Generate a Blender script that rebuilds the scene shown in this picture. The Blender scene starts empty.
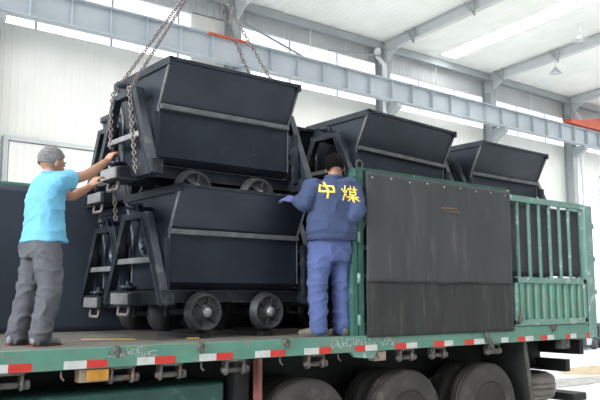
import bpy, bmesh, math, random
from mathutils import Vector, Matrix, Euler, noise
from mathutils.bvhtree import BVHTree
random.seed(7)
R = math.radians
S = bpy.context.scene
COL = S.collection

# ------------------------------------------------------------------ camera, world, light, exposure
F = 745.0
AZ, PITCH = R(51.4), math.atan(97 / 745.0)
cam = bpy.data.cameras.new('camera')
cam.sensor_width = 36.0
cam.lens = F * 36.0 / 600.0
cam.clip_end = 300
cam_ob = bpy.data.objects.new('camera', cam)
COL.objects.link(cam_ob)
cam_ob.location = (0, 0, 1.72)
cam_ob.rotation_euler = (math.pi / 2 + PITCH, 0, AZ - math.pi / 2)
S.camera = cam_ob

w = bpy.data.worlds.new('world')
S.world = w
w.use_nodes = True
wn = w.node_tree.nodes
bgn = wn['Background']
bgn.inputs[0].default_value = (0.90, 0.95, 1.0, 1)
bgn.inputs[1].default_value = 1.6

sun = bpy.data.lights.new('daylight', 'SUN')
sun.energy = 2.6
sun.angle = R(22)
sun.color = (0.95, 0.98, 1.0)
sun_ob = bpy.data.objects.new('daylight', sun)
COL.objects.link(sun_ob)
sun_dir = Vector((0.95, 0.14, -0.26))
sun_ob.rotation_euler = sun_dir.to_track_quat('-Z', 'Y').to_euler()
sun_ob.location = (-10, -5, 12)

S.view_settings.view_transform = 'Standard'
S.view_settings.look = 'None'
S.view_settings.gamma = 1
S.view_settings.use_curve_mapping = False
S.view_settings.exposure = 0.62


# ------------------------------------------------------------------ materials
def mat(name, col, rough=0.6, metal=0.0, var=0.0, scale=6.0, col2=None, bump=0.0, bscale=40.0,
        spec=0.5, stain=None, stain_scale=3.0, stain_lo=0.55, stain_hi=0.7, stretch=None, emit=None, trans=None):
    m = bpy.data.materials.new(name)
    m.use_nodes = True
    nt = m.node_tree
    N, L = nt.nodes, nt.links
    b = N['Principled BSDF']
    b.inputs['Roughness'].default_value = rough
    b.inputs['Metallic'].default_value = metal
    b.inputs['Specular IOR Level'].default_value = spec
    c = (*col, 1)
    b.inputs['Base Color'].default_value = c
    tc = N.new('ShaderNodeTexCoord')
    src = tc.outputs['Object']
    if stretch:
        mp = N.new('ShaderNodeMapping')
        mp.inputs['Scale'].default_value = stretch
        L.new(src, mp.inputs['Vector'])
        src = mp.outputs['Vector']
    out = None
    if var > 0 or col2:
        nz = N.new('ShaderNodeTexNoise')
        nz.inputs['Scale'].default_value = scale
        nz.inputs['Detail'].default_value = 6
        L.new(src, nz.inputs['Vector'])
        rp = N.new('ShaderNodeValToRGB')
        rp.color_ramp.elements[0].position = 0.3
        rp.color_ramp.elements[1].position = 0.7
        a = [max(0, x * (1 - var)) for x in col]
        d = list(col2) if col2 else [min(1, x * (1 + var)) for x in col]
        rp.color_ramp.elements[0].color = (*a, 1)
        rp.color_ramp.elements[1].color = (*d, 1)
        L.new(nz.outputs['Fac'], rp.inputs['Fac'])
        out = rp.outputs['Color']
    if stain:
        nz = N.new('ShaderNodeTexNoise')
        nz.inputs['Scale'].default_value = stain_scale
        nz.inputs['Detail'].default_value = 8
        nz.inputs['Roughness'].default_value = 0.65
        L.new(src, nz.inputs['Vector'])
        mr = N.new('ShaderNodeMapRange')
        mr.inputs['From Min'].default_value = stain_lo
        mr.inputs['From Max'].default_value = stain_hi
        L.new(nz.outputs['Fac'], mr.inputs['Value'])
        mx = N.new('ShaderNodeMix')
        mx.data_type = 'RGBA'
        L.new(mr.outputs['Result'], mx.inputs['Factor'])
        if out:
            L.new(out, mx.inputs['A'])
        else:
            mx.inputs['A'].default_value = c
        mx.inputs['B'].default_value = (*stain, 1)
        out = mx.outputs['Result']
    if out:
        L.new(out, b.inputs['Base Color'])
    if bump > 0:
        nz = N.new('ShaderNodeTexNoise')
        nz.inputs['Scale'].default_value = bscale
        nz.inputs['Detail'].default_value = 4
        L.new(src, nz.inputs['Vector'])
        bp = N.new('ShaderNodeBump')
        bp.inputs['Strength'].default_value = bump
        bp.inputs['Distance'].default_value = 0.02
        L.new(nz.outputs['Fac'], bp.inputs['Height'])
        L.new(bp.outputs['Normal'], b.inputs['Normal'])
    if emit:
        b.inputs['Emission Color'].default_value = (*emit[0], 1)
        b.inputs['Emission Strength'].default_value = emit[1]
    if trans:
        b.inputs['Transmission Weight'].default_value = trans
    return m


def ribbed(name, col, axis, freq, rough=0.6, strength=0.6, dist=0.03):
    """Painted sheet metal with pressed ribs."""
    m = mat(name, col, rough, var=0.05, scale=0.8)
    nt = m.node_tree
    N, L = nt.nodes, nt.links
    tc = N.new('ShaderNodeTexCoord')
    wv = N.new('ShaderNodeTexWave')
    wv.bands_direction = axis
    wv.wave_profile = 'SIN'
    wv.inputs['Scale'].default_value = freq
    L.new(tc.outputs['Object'], wv.inputs['Vector'])
    rp = N.new('ShaderNodeValToRGB')
    rp.color_ramp.elements[0].position = 0.75
    rp.color_ramp.elements[1].position = 0.95
    L.new(wv.outputs['Fac'], rp.inputs['Fac'])
    bp = N.new('ShaderNodeBump')
    bp.inputs['Strength'].default_value = strength
    bp.inputs['Distance'].default_value = dist
    L.new(rp.outputs['Color'], bp.inputs['Height'])
    L.new(bp.outputs['Normal'], N['Principled BSDF'].inputs['Normal'])
    return m


M = {}
M['wall'] = ribbed('wall_sheet', (0.84, 0.83, 0.78), 'X', 1.7, strength=0.3)
M['wall_dark'] = ribbed('darkened_wall_sheet', (0.14, 0.15, 0.16), 'X', 1.05)  # dimness of the unseen wall put into its colour, darkens faces towards it
M['wall_up'] = ribbed('wall_sheet_upper', (0.60, 0.61, 0.60), 'X', 1.6)
M['roof'] = ribbed('roof_sheet', (0.9328, 0.9328, 0.8904), 'X', 1.3, dist=0.04)
M['skylight'] = mat('skylight_sheet', (0.95, 0.95, 0.95), 0.5, emit=((1, 1, 1), 7.5))
M['steel'] = mat('grey_steel_paint', (0.3680, 0.3956, 0.4140), 0.5, var=0.08, scale=1.5)
M['steel_l'] = mat('light_steel_paint', (0.5544, 0.5746, 0.5846), 0.5, var=0.06, scale=1.5)
M['girder'] = mat('girder_paint', (0.4284, 0.4692, 0.5100), 0.5, var=0.08, scale=1.5)
M['pvc'] = mat('white_pvc', (0.85, 0.85, 0.85), 0.4)
M['orange'] = mat('orange_paint', (0.5250, 0.0910, 0.0350), 0.5, var=0.15)
M['floor'] = mat('hall_floor', (0.6720, 0.6840, 0.6720), 0.5, var=0.08, scale=0.5, bump=0.02)
M['tan'] = mat('sand_patch', (0.50, 0.40, 0.26), 0.9, var=0.3, scale=5, bump=0.2)
M['floor_shadow'] = mat('grey_shadow_patch', (0.42, 0.41, 0.39), 0.9, var=0.3, scale=5)  # colour of the shadow painted on the floor
M['glass'] = mat('window_glass', (0.95, 0.97, 1.0), 0.25, trans=1.0)
M['car'] = mat('blue_black_paint', metal=0.45, spec=0.5, col=(0.0245, 0.0313, 0.0422), rough=0.36, var=0.25, scale=2.5, bump=0.06, bscale=14,
               stain=(0.06, 0.065, 0.07), stain_scale=7, stain_lo=0.62, stain_hi=0.85)
M['car_edge'] = mat('lit_edge_paint', (0.10, 0.105, 0.11), 0.45, var=0.3, scale=14)  # paler than the tub: light caught on the ledge is put into the colour
M['car_frame'] = mat('frame_paint', metal=0.4, spec=0.5, col=(0.0231, 0.0286, 0.0374), rough=0.38, var=0.35, scale=6,
                     stain=(0.16, 0.15, 0.13), stain_scale=5, stain_lo=0.58, stain_hi=0.8)
M['cast'] = mat('cast_steel', (0.0392, 0.0406, 0.0434), 0.5, metal=0.3, var=0.3, scale=12, stain=(0.16, 0.09, 0.06), stain_scale=9, stain_lo=0.62, stain_hi=0.8)
M['zinc'] = mat('bare_steel', (0.30, 0.30, 0.30), 0.42, metal=0.6, var=0.25, scale=9)
M['chain'] = mat('chain_steel', (0.20, 0.17, 0.16), 0.5, metal=0.5, var=0.4, scale=20)
M['green'] = mat('green_paint', (0.0798, 0.2100, 0.1554), 0.5, var=0.12, scale=5, stain=(0.20, 0.17, 0.14),
                 stain_scale=9, stain_lo=0.52, stain_hi=0.72, bump=0.05)
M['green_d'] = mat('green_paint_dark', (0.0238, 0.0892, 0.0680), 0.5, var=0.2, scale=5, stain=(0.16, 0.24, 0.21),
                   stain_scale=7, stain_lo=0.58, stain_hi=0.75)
M['green_l'] = mat('green_paint_pale', (0.1224, 0.2304, 0.1908), 0.5, var=0.1, scale=5, stain=(0.45, 0.50, 0.46),
                   stain_scale=8, stain_lo=0.55, stain_hi=0.72)
M['deck'] = mat('deck_boards', (0.1360, 0.1232, 0.1020), 0.8, var=0.3, scale=3, stretch=(0.6, 5, 5), bump=0.2)
M['canvas'] = mat('canvas_grey', (0.0402, 0.0425, 0.0437), 0.85, var=0.18, scale=1.4, bump=0.12, bscale=5,
                  stain=(0.10, 0.095, 0.085), stain_scale=2.0, stain_lo=0.55, stain_hi=0.8, stretch=(2.5, 1, 0.5))
M['canvas_d'] = mat('canvas_faded', (0.0219, 0.0238, 0.0228), 0.85, var=0.25, scale=2.2, bump=0.15, bscale=5,
                    stain=(0.085, 0.08, 0.065), stain_scale=2.6, stain_lo=0.55, stain_hi=0.8, stretch=(3, 1, 0.5))
M['tarp_far'] = mat('canvas_blue_grey', (0.0300, 0.0400, 0.0560), 0.6, var=0.2, scale=1.5, bump=0.1, bscale=4)
M['red'] = mat('red_reflector', (0.4960, 0.0280, 0.0200), 0.35, var=0.1, scale=20)
M['white'] = mat('white_reflector', (0.4896, 0.4896, 0.4752), 0.35, var=0.1, scale=20, stain=(0.3, 0.3, 0.28), stain_scale=16, stain_lo=0.6, stain_hi=0.75)
M['mark'] = mat('flaked_white_paint', (0.3360, 0.3760, 0.3520), 0.6, var=0.3, scale=20)
M['pink'] = mat('faded_red_paint', (0.2520, 0.0900, 0.0780), 0.6, var=0.2)
M['dark'] = mat('dirty_chassis', (0.0084, 0.0084, 0.0092), 0.7, var=0.4, scale=4)
M['winch'] = mat('winch_steel', (0.0700, 0.0665, 0.0595), 0.6, metal=0.2, var=0.4, scale=14, stain=(0.25, 0.12, 0.07), stain_scale=12)
M['tyre'] = mat('tyre_rubber', (0.0325, 0.0289, 0.0260), 0.75, var=0.3, scale=5, bump=0.1, stain=(0.10, 0.085, 0.07), stain_scale=4)
M['tyre_dusty'] = mat('dusty_tyre_rubber', (0.22, 0.20, 0.18), 0.85, var=0.2, scale=6, bump=0.1)
M['rim'] = mat('wheel_disc', (0.025, 0.02, 0.017), 0.6, metal=0.2, var=0.3, scale=9)
M['amber'] = mat('amber_lens', (0.4400, 0.1920, 0.0240), 0.35, var=0.25, scale=18)
M['lamp_house'] = mat('lamp_housing', (0.22, 0.17, 0.12), 0.6, var=0.2)
M['rubber'] = mat('black_rubber', (0.015, 0.015, 0.015), 0.7)
M['skin'] = mat('skin', (0.3570, 0.1870, 0.1190), 0.55, var=0.1, scale=12)
M['skin2'] = mat('skin_tanned', (0.3060, 0.1615, 0.1020), 0.55, var=0.1, scale=12)
M['hair_g'] = mat('grey_hair', (0.15, 0.145, 0.15), 0.8, var=0.45, scale=45, bump=0.5, bscale=90)
M['hair_b'] = mat('black_hair', spec=0.08, col=(0.004, 0.0035, 0.0035), rough=0.9, var=0.4, scale=60, bump=0.5, bscale=90)
M['tshirt'] = mat('light_blue_cotton', (0.1200, 0.3600, 0.5300), 0.85, var=0.06, scale=6, bump=0.08, bscale=22)
M['trouser'] = mat('grey_cotton', (0.0750, 0.0770, 0.0880), 0.85, var=0.12, scale=8, bump=0.1, bscale=22)
M['overall_j'] = mat('blue_work_jacket', (0.0317, 0.0484, 0.1100), 0.85, var=0.12, scale=6, bump=0.1, bscale=22)
M['overall_t'] = mat('blue_work_trousers', (0.0560, 0.0800, 0.1960), 0.85, var=0.10, scale=6, bump=0.1, bscale=22)
M['shoe'] = mat('worn_canvas_shoe', (0.10, 0.088, 0.068), 0.8, var=0.3, scale=20)
M['sneaker'] = mat('grey_trainer', (0.15, 0.155, 0.165), 0.7, var=0.45, scale=16)
M['sole_red'] = mat('red_sole', (0.1200, 0.0300, 0.0250), 0.6)
M['sole'] = mat('dark_sole', (0.06, 0.06, 0.055), 0.7)
M['yellow'] = mat('yellow_print', (0.85, 0.62, 0.08), 0.6)
M['yellow_s'] = mat('yellow_strap', (0.60, 0.40, 0.06), 0.7, var=0.2, scale=20)
M['eye'] = mat('eye', (0.03, 0.02, 0.02), 0.2)
M['lips'] = mat('lips', (0.30, 0.10, 0.08), 0.5)
M['glove'] = mat('violet_glove', (0.085, 0.09, 0.22), 0.85, var=0.1)
M['mach'] = mat('machine_grey', (0.05, 0.06, 0.07), 0.5, var=0.3, scale=3)
M['mach_d'] = mat('machine_dark', (0.03, 0.035, 0.04), 0.5, var=0.3, scale=3)


# ------------------------------------------------------------------ mesh builder
class MB:
    def __init__(s):
        s.v, s.f, s.mi, s.sm = [], [], [], []

    def add(s, vs, fs, mi=0, smooth=False):
        o = len(s.v)
        s.v += [Vector(v) for v in vs]
        s.f += [[o + i for i in f] for f in fs]
        s.mi += [mi] * len(fs)
        s.sm += [smooth] * len(fs)
        return s

    def box(s, x0, x1, y0, y1, z0, z1, mi=0, mx=None):
        vs = [Vector((x, y, z)) for x in (x0, x1) for y in (y0, y1) for z in (z0, z1)]
        if mx is not None:
            vs = [mx @ v for v in vs]
        return s.add(vs, [(0, 1, 3, 2), (4, 6, 7, 5), (0, 4, 5, 1), (2, 3, 7, 6), (0, 2, 6, 4), (1, 5, 7, 3)], mi)

    def bar(s, a, b, w_, h, up=(0, 0, 1), mi=0):
        """square bar from a to b, w_ sideways, h along up"""
        a, b = Vector(a), Vector(b)
        d = (b - a).normalized()
        u = Vector(up)
        sd = d.cross(u)
        if sd.length < 1e-4:
            sd = d.cross(Vector((1, 0, 0)))
        sd.normalize()
        u = sd.cross(d).normalized()
        vs = []
        for p in (a, b):
            for i, j in ((-1, -1), (1, -1), (1, 1), (-1, 1)):
                vs.append(p + sd * i * w_ / 2 + u * j * h / 2)
        return s.add(vs, [(3, 2, 1, 0), (4, 5, 6, 7), (0, 1, 5, 4), (1, 2, 6, 5), (2, 3, 7, 6), (3, 0, 4, 7)], mi)

    def tube(s, pts, r, n=10, mi=0, caps=True, closed=False):
        pts = [Vector(p) for p in pts]
        rs = r if isinstance(r, (list, tuple)) else [r] * len(pts)
        vs, fs = [], []
        prev = None
        m_ = len(pts)
        for i, p in enumerate(pts):
            if closed:
                d = pts[(i + 1) % m_] - pts[i - 1]
            else:
                d = pts[min(i + 1, m_ - 1)] - pts[max(i - 1, 0)]
            d.normalize()
            if prev is None:
                prev = d.orthogonal().normalized()
            prev = (prev - d * prev.dot(d)).normalized()
            q = d.cross(prev)
            for k in range(n):
                a = 2 * math.pi * k / n
                vs.append(p + (prev * math.cos(a) + q * math.sin(a)) * rs[i])
        rng = m_ if closed else m_ - 1
        for i in range(rng):
            j = (i + 1) % m_
            for k in range(n):
                l = (k + 1) % n
                fs.append((i * n + k, i * n + l, j * n + l, j * n + k))
        if caps and not closed:
            fs.append(tuple(reversed(range(n))))
            fs.append(tuple((m_ - 1) * n + k for k in range(n)))
        return s.add(vs, fs, mi, True)

    def lathe(s, prof, c, axis='Y', n=32, mi=0, smooth=True, closed=False, sgn=1):
        """prof: list of (radius, offset along axis)"""
        c = Vector(c)
        vs, fs = [], []
        for r_, h in prof:
            for k in range(n):
                a = 2 * math.pi * k / n
                u, v = r_ * math.cos(a), r_ * math.sin(a)
                p = {'Y': (u, h * sgn, v), 'X': (h * sgn, u, v), 'Z': (u, v, h * sgn)}[axis]
                vs.append(c + Vector(p))
        m_ = len(prof)
        for i in range(m_ if closed else m_ - 1):
            j = (i + 1) % m_
            for k in range(n):
                l = (k + 1) % n
                fs.append((i * n + k, i * n + l, j * n + l, j * n + k))
        if not closed:
            if prof[0][0] > 1e-5:
                fs.append(tuple(reversed(range(n))))
            if prof[-1][0] > 1e-5:
                fs.append(tuple((m_ - 1) * n + k for k in range(n)))
        return s.add(vs, fs, mi, smooth)

    def prism(s, poly, a0, a1, axis='X', mi=0):
        """poly of 2D points in the plane perpendicular to axis"""
        def mk(p, a):
            return {'X': (a, p[0], p[1]), 'Y': (p[0], a, p[1]), 'Z': (p[0], p[1], a)}[axis]
        n = len(poly)
        vs = [mk(p, a0) for p in poly] + [mk(p, a1) for p in poly]
        fs = [tuple(range(n)), tuple(reversed(range(n, 2 * n)))]
        for i in range(n):
            j = (i + 1) % n
            fs.append((i, i + n, j + n, j))
        return s.add(vs, fs, mi)

    def build(s, name, mats, parent=None, bevel=0, loc=None):
        me = bpy.data.meshes.new(name)
        me.from_pydata([tuple(v) for v in s.v], [], s.f)
        if not isinstance(mats, (list, tuple)):
            mats = [mats]
        for m_ in mats:
            me.materials.append(m_)
        for p, i, sm in zip(me.polygons, s.mi, s.sm):
            p.material_index = i
            p.use_smooth = sm
        bm = bmesh.new()
        bm.from_mesh(me)
        bmesh.ops.recalc_face_normals(bm, faces=bm.faces)
        bm.to_mesh(me)
        bm.free()
        o = bpy.data.objects.new(name, me)
        COL.objects.link(o)
        if parent:
            o.parent = parent
        if loc:
            o.location = loc
        if bevel:
            b = o.modifiers.new('bevel', 'BEVEL')
            b.width = bevel
            b.segments = 2
            b.limit_method = 'ANGLE'
            b.angle_limit = R(40)
        return o


def empty(name, loc=(0, 0, 0), rot=(0, 0, 0), label=None, cat=None, group=None):
    o = bpy.data.objects.new(name, None)
    o.empty_display_size = 0.1
    COL.objects.link(o)
    o.location = loc
    o.rotation_euler = rot
    return tag(o, label, cat, group)


def tag(o, label=None, cat=None, group=None, kind=None):
    if label:
        o['label'] = label
    if cat:
        o['category'] = cat
    if group:
        o['group'] = group
    if kind:
        o['kind'] = kind
    return o


def struct(name, mb, m, label=None, bevel=0):
    o = mb.build(name, m, bevel=bevel)
    o['kind'] = 'structure'
    if label:
        o['label'] = label
    return o


CH = {}


def copy_tree(o, parent=None):
    c = o.copy()
    COL.objects.link(c)
    if parent:
        c.parent = parent
    for ch in [x for x in bpy.data.objects if x.parent == o]:
        copy_tree(ch, c)
    return c


# ================================================================== THE HALL
WY = 18.0                       # inner face of the long wall
COLX = [-1.2, 4.85, 11.65, 17.85, 23.75, 29.4, 35.4]
FL = MB().box(-12, 48, -14, 30, -0.2, 0.0)
struct('floor', FL, M['floor'])

# the long wall: lower sheeting with a great opening right of the fifth bay, window band, upper sheeting
lower = MB()
lower.box(-12, 30.0, WY, WY + 0.12, 0, 8.30)
lower.box(30.0, 44, WY, WY + 0.12, 7.3, 8.30)
lower.box(10.4, 11.75, WY, WY + 0.12, 8.30, 9.85)
lower.box(38.5, 44, WY, WY + 0.12, 0, 7.3)
struct('wall_back', lower, M['wall'])
struct('wall_back_upper', MB().box(-12, 17.8, WY, WY + 0.12, 9.82, 10.75).box(17.8, 44, WY, WY + 0.12, 9.62, 10.75), M['wall_up'])
mull = MB()
for x in range(-12, 45, 2):
    mull.box(x - 0.03, x + 0.03, WY + 0.06, WY + 0.10, 8.30, 9.85)
mull.box(-12, 44, WY + 0.02, WY + 0.1, 8.28, 8.32)
mull.box(-12, 17.8, WY + 0.02, WY + 0.1, 9.80, 9.84)
mull.box(17.8, 44, WY + 0.02, WY + 0.1, 9.60, 9.64)
wf = struct('window_1', mull, M['pvc'])
pane = MB().box(-12, 17.8, WY + 0.045, WY + 0.055, 8.32, 9.80).box(17.8, 44, WY + 0.045, WY + 0.055, 8.32, 9.60).build('window_pane', M['glass'], wf)
# glazed doorway in the last bay
df = MB()
for x in (30.0, 32.1, 34.2, 36.3, 38.4):
    df.box(x, x + 0.1, WY, WY + 0.1, 0, 7.3)
for z in (0.05, 2.4, 4.8, 7.2):
    df.box(30, 38.5, WY, WY + 0.1, z, z + 0.1)
d2 = struct('door_2', df, M['pvc'])
MB().box(30, 38.5, WY + 0.04, WY + 0.05, 0.1, 7.2).build('door_pane', M['glass'], d2)
struct('wall_front', MB().box(-12, 48, -8.2, -8.0, 0, 12.6), M['wall_dark'])
# sliding door leaf on the left of the wall
dl = MB().box(5.45, 11.2, WY - 0.10, WY - 0.02, 0.02, 5.4)
struct('door_1', dl, M['wall'])
dr = MB().box(5.3, 11.3, WY - 0.16, WY, 5.42, 5.52)
dr.box(5.3, 5.42, WY - 0.14, WY, 0, 5.42)
struct('trim_1', dr, M['steel_l'])
# eave beam
ev = MB().box(-12, 44, WY - 0.35, WY, 10.28, 10.40)
ev.box(-12, 44, WY - 0.37, WY - 0.33, 10.20, 10.46)
struct('trim_2', ev, M['steel'])

# roof: rises from the eave towards the middle of the hall
SL = 0.075


def roofz(y):
    return 10.45 + (WY - y) * SL


RY0 = -8.0
rf, sk = MB(), MB()
def roof_piece(t, x0, x1, ya, yb):
    t.add([(x0, ya, roofz(ya)), (x1, ya, roofz(ya)), (x1, yb, roofz(yb)), (x0, yb, roofz(yb)),
           (x0, ya, roofz(ya) + .08), (x1, ya, roofz(ya) + .08), (x1, yb, roofz(yb) + .08), (x0, yb, roofz(yb) + .08)],
          [(0, 1, 2, 3), (7, 6, 5, 4), (0, 4, 5, 1), (1, 5, 6, 2), (2, 6, 7, 3), (3, 7, 4, 0)])


for i in range(len(COLX) - 1):
    a, b = COLX[i], COLX[i + 1]
    m_ = a + (b - a) * 0.50
    ye = 17.3 if i == 3 else 14.0
    roof_piece(rf, a, m_ - .38, RY0, WY + .1)
    roof_piece(rf, m_ + .38, b, RY0, WY + .1)
    roof_piece(sk, m_ - .38, m_ + .38, RY0, ye)
    roof_piece(rf, m_ - .38, m_ + .38, ye, WY + .1)
ceil = struct('ceiling', rf, M['roof'])
struct('window_2', sk, M['skylight'])

for i, x in enumerate(COLX):
    # portal frame column: I section
    c = MB()
    c.box(x - 0.16, x + 0.16, WY - 0.45, WY - 0.43, 0, 10.2)
    c.box(x - 0.16, x + 0.16, WY - 0.04, WY - 0.02, 0, 10.2)
    c.box(x - 0.01, x + 0.01, WY - 0.43, WY - 0.04, 0, 10.2)
    # haunch bracket that carries the crane girder
    c.prism([(WY - 0.45, 8.22), (WY - 0.45, 7.75), (WY - 1.0, 8.05), (WY - 1.0, 8.22)], x - 0.12, x + 0.12, 'X')
    struct('trim_%d' % (3 + i), c, M['steel'], bevel=0.0)
    r_ = MB()
    y0, y1 = WY - 0.3, RY0
    for (w_, dz0, dz1) in ((0.2, -0.03, -0.05), (0.2, -0.36, -0.38)):
        r_.add([(x + sx * w_ / 2, y, roofz(y) + dz) for y in (y0, y1) for sx in (-1, 1) for dz in (dz0, dz1)],
               [(0, 1, 3, 2), (4, 6, 7, 5), (0, 4, 5, 1), (2, 3, 7, 6), (0, 2, 6, 4), (1, 5, 7, 3)])
    r_.add([(x + sx * 0.01, y, roofz(y) + dz) for y in (y0, y1) for sx in (-1, 1) for dz in (-0.04, -0.37)],
           [(0, 1, 3, 2), (4, 6, 7, 5), (0, 4, 5, 1), (2, 3, 7, 6), (0, 2, 6, 4), (1, 5, 7, 3)])
    # knee plate at the column
    r_.prism([(WY - 0.45, 9.75), (WY - 0.02, 9.75), (WY - 0.02, roofz(WY) - .05), (WY - 1.5, roofz(WY - 1.5) - .05)], x - 0.02, x + 0.02, 'X')
    struct('trim_%d' % (20 + i), r_, M['steel_l'])

# crane girder on the brackets with stiffeners
g = MB()
g.box(-12, 44, 17.08, 17.10, 8.24, 8.90)
g.box(-12, 44, 16.92, 17.26, 8.90, 8.93)
g.box(-12, 44, 16.95, 17.23, 8.22, 8.25)
x = -11.5
while x < 43.5:
    g.box(x - 0.008, x + 0.008, 16.96, 17.09, 8.25, 8.90)
    x += 1.0
girder = g.build('crane_girder', M['girder'])
tag(girder, 'long grey crane runway girder with stiffeners running along the back wall', 'girder')
MB().box(10.3, 11.6, 16.915, 17.02, 8.89, 8.94).build('paint_strip', M['orange'], girder)

# red end carriage of the overhead crane on the girder at the right
cr = empty('crane_carriage', (28.0, 17.0, 8.95), label='red overhead crane end carriage riding on the girder at the right', cat='crane')
b = MB()
b.prism([(0, 0.03), (4.2, 0.03), (4.2, 0.85), (3.0, 0.72), (1.6, 0.42), (0.7, 0.24), (0, 0.22)], -0.2, 0.15, 'Y')
b.build('carriage_body', M['orange'], cr, bevel=0.01)
for wx in (0.4, 3.7):
    MB().lathe([(0.11, -0.05), (0.11, 0.05)], (wx, -0.03, 0.13), 'Y', 20).build('carriage_wheel', M['dark'], cr)

# down pipes
for n, (x, lab) in enumerate(((17.55, 'white plastic downpipe beside the steel column near the photo centre'),
                              (29.75, 'white plastic downpipe beside the rightmost steel column'))):
    p = MB().tube([(x, WY - 0.30, 10.15), (x, WY - 0.30, 9.9), (x + 0.12, WY - 0.5, 9.6), (x + 0.12, WY - 0.5, 0.1)], 0.075, 12)
    p.lathe([(0.13, 0), (0.13, 0.15), (0.09, 0.2)], (x, WY - 0.30, 10.02), 'Z', 14)
    tag(p.build('downpipe', M['pvc']), lab, 'pipe', 'downpipes on the back wall')

# tie rods and hangers seen high up
tr = MB().tube([(11.75, WY - 0.42, 9.8), (14.2, 17.2, 8.94)], 0.035, 8)
tag(tr.build('tie_rod', M['steel']), 'thin grey slanting tie rod above the girder, behind the right chains', 'rod')
tr = MB().tube([(15.2, WY - 0.42, 9.62), (17.8, WY - 0.44, 9.95)], 0.022, 8)
tag(tr.build('cable', M['steel']), 'thin dark cable reaching the middle column from the left', 'cable')
for (x, y, wh) in ((14.6, WY - 0.25, 'left of the middle column'), (26.6, WY - 0.25, 'near the right edge'), (20.6, WY - 0.25, 'right of the middle column')):
    hg = MB().tube([(x, y, 10.35), (x, y, 9.5)], 0.02, 8)
    tag(hg.build('hanger_rod', M['pvc']), 'thin white hanger rod at the high windows, ' + wh, 'rod', 'hanger rods at the window band')


def hall_lamp(x, y, lab):
    z = roofz(y)
    t = empty('ceiling_lamp', (x, y, z - 0.02), label=lab, cat='lamp', group='hanging hall lamps')
    MB().tube([(0, 0, 0), (0, 0, -0.42)], 0.02, 8).build('rod', M['pvc'], t)
    MB().lathe([(0.05, 0.14), (0.10, 0.06), (0.24, -0.08), (0.22, -0.08), (0.08, 0.05), (0.0, 0.06)], (0, 0, -0.52), 'Z', 20).build('lamp_shade', M['steel_l'], t)
    MB().lathe([(0.0, 0.05), (0.07, 0.0), (0.08, -0.07), (0.0, -0.12)], (0, 0, -0.50), 'Z', 14).build('bulb', M['pvc'], t)


hall_lamp(22.3, 12.9, 'small hanging lamp under the roof at the upper right')
hall_lamp(24.4, 15.2, 'small hanging lamp beside the second rafter, nearer the wall')


def rafter_hook(i, y, lab):
    x = COLX[i]
    z = roofz(y)
    b_ = MB().bar((x - 0.12, y, z), (x - 0.12, y, z - 0.55), 0.05, 0.05)
    b_.bar((x - 0.12, y + 0.35, z - 0.05), (x - 0.12, y, z - 0.5), 0.05, 0.05)
    tag(b_.build('rafter_bracket', M['steel']), lab, 'bracket', 'brackets clamped to the rafters')


rafter_hook(3, 16.2, 'grey bracket on the first rafter close to the middle column')
rafter_hook(3, 13.7, 'grey bracket on the first rafter near the top edge of the photo')
rafter_hook(4, 17.0, 'grey bracket on the second rafter close to its column')
rafter_hook(4, 14.6, 'grey bracket on the second rafter towards the right edge')

# far machinery standing on the floor under the right end of the wall
for i, (x, y, s_, lab) in enumerate(((22.9, 14.0, 1.1, 'dark machine on the bright floor, leftmost behind the trailer tail'),
                                     (24.5, 14.3, 1.1, 'dark machine on the bright floor, middle one behind the trailer tail'),
                                     (26.4, 14.3, 1.2, 'dark machine on the bright floor, rightmost behind the trailer tail'))):
    t = empty('machine', (x, y, 0), (0, 0, R(10 * i)), lab, 'machine', 'far machines behind the trailer')
    b = MB().box(-0.6, 0.6, -0.4, 0.4, 0.12, 0.45 * s_)
    b.prism([(-0.4, 0.45 * s_), (0.4, 0.45 * s_), (0.25, 0.75 * s_), (-0.3, 0.75 * s_)], -0.3, 0.3, 'Y')
    b.build('housing', M['mach'], t, bevel=0.02)
    for wx in (-0.45, 0.45):
        for wy in (-0.42, 0.42):
            MB().lathe([(0.17, -0.05), (0.17, 0.05)], (wx, wy, 0.17), 'Y', 16).build('wheel', M['mach_d'], t)
    MB().box(0.05, 0.35, -0.43, -0.4, 0.15, 0.42).build('panel', M['steel_l'], t)
st = MB()


def blob(c, rx, ry, z, n=28, rg=0.12):
    return [(c[0] + rx * math.cos(2 * math.pi * k / n) * (1 + rg * noise.noise((k * .7, c[0], 0))),
             c[1] + ry * math.sin(2 * math.pi * k / n) * (1 + rg * noise.noise((k * .7, c[0], 5)))) for k in range(n)]


b = MB().prism(blob((17.0, 9.6), 1.6, 0.75, 0), 0.0, 0.012, 'Z')
tag(b.build('sand_patch', M['tan']), 'tan sandy patch spilled on the white floor at the right', 'patch')
b = MB().prism(blob((13.9, 8.7), 1.7, 0.45, 0), 0.0, 0.010, 'Z')  # floor shadow laid down as a thin grey sheet
tag(b.build('shadow_patch', M['floor_shadow']), 'grey painted shadow streak on the floor right of the trailer bumper', 'patch')

# ================================================================== THE TRAILER
DZ = 1.35                      # deck height
Y0, Y1 = 5.30, 7.92            # near and far edge
X0, X1 = -2.5, 9.22            # the rest of the trailer runs on out of the frame
T = empty('flatbed_trailer', (3.4, 6.6, 0), label='green flatbed truck trailer with stake sides and worn deck', cat='trailer')


def tp(mb, name, m, parent=None, bevel=0, label=None):
    o = mb.build(name, m, bevel=bevel)
    if parent is None:
        o.parent = T
        o.location = (-3.4, -6.6, 0)
    else:
        o.parent = parent
    if label:
        o['label'] = label
    return o


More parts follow.
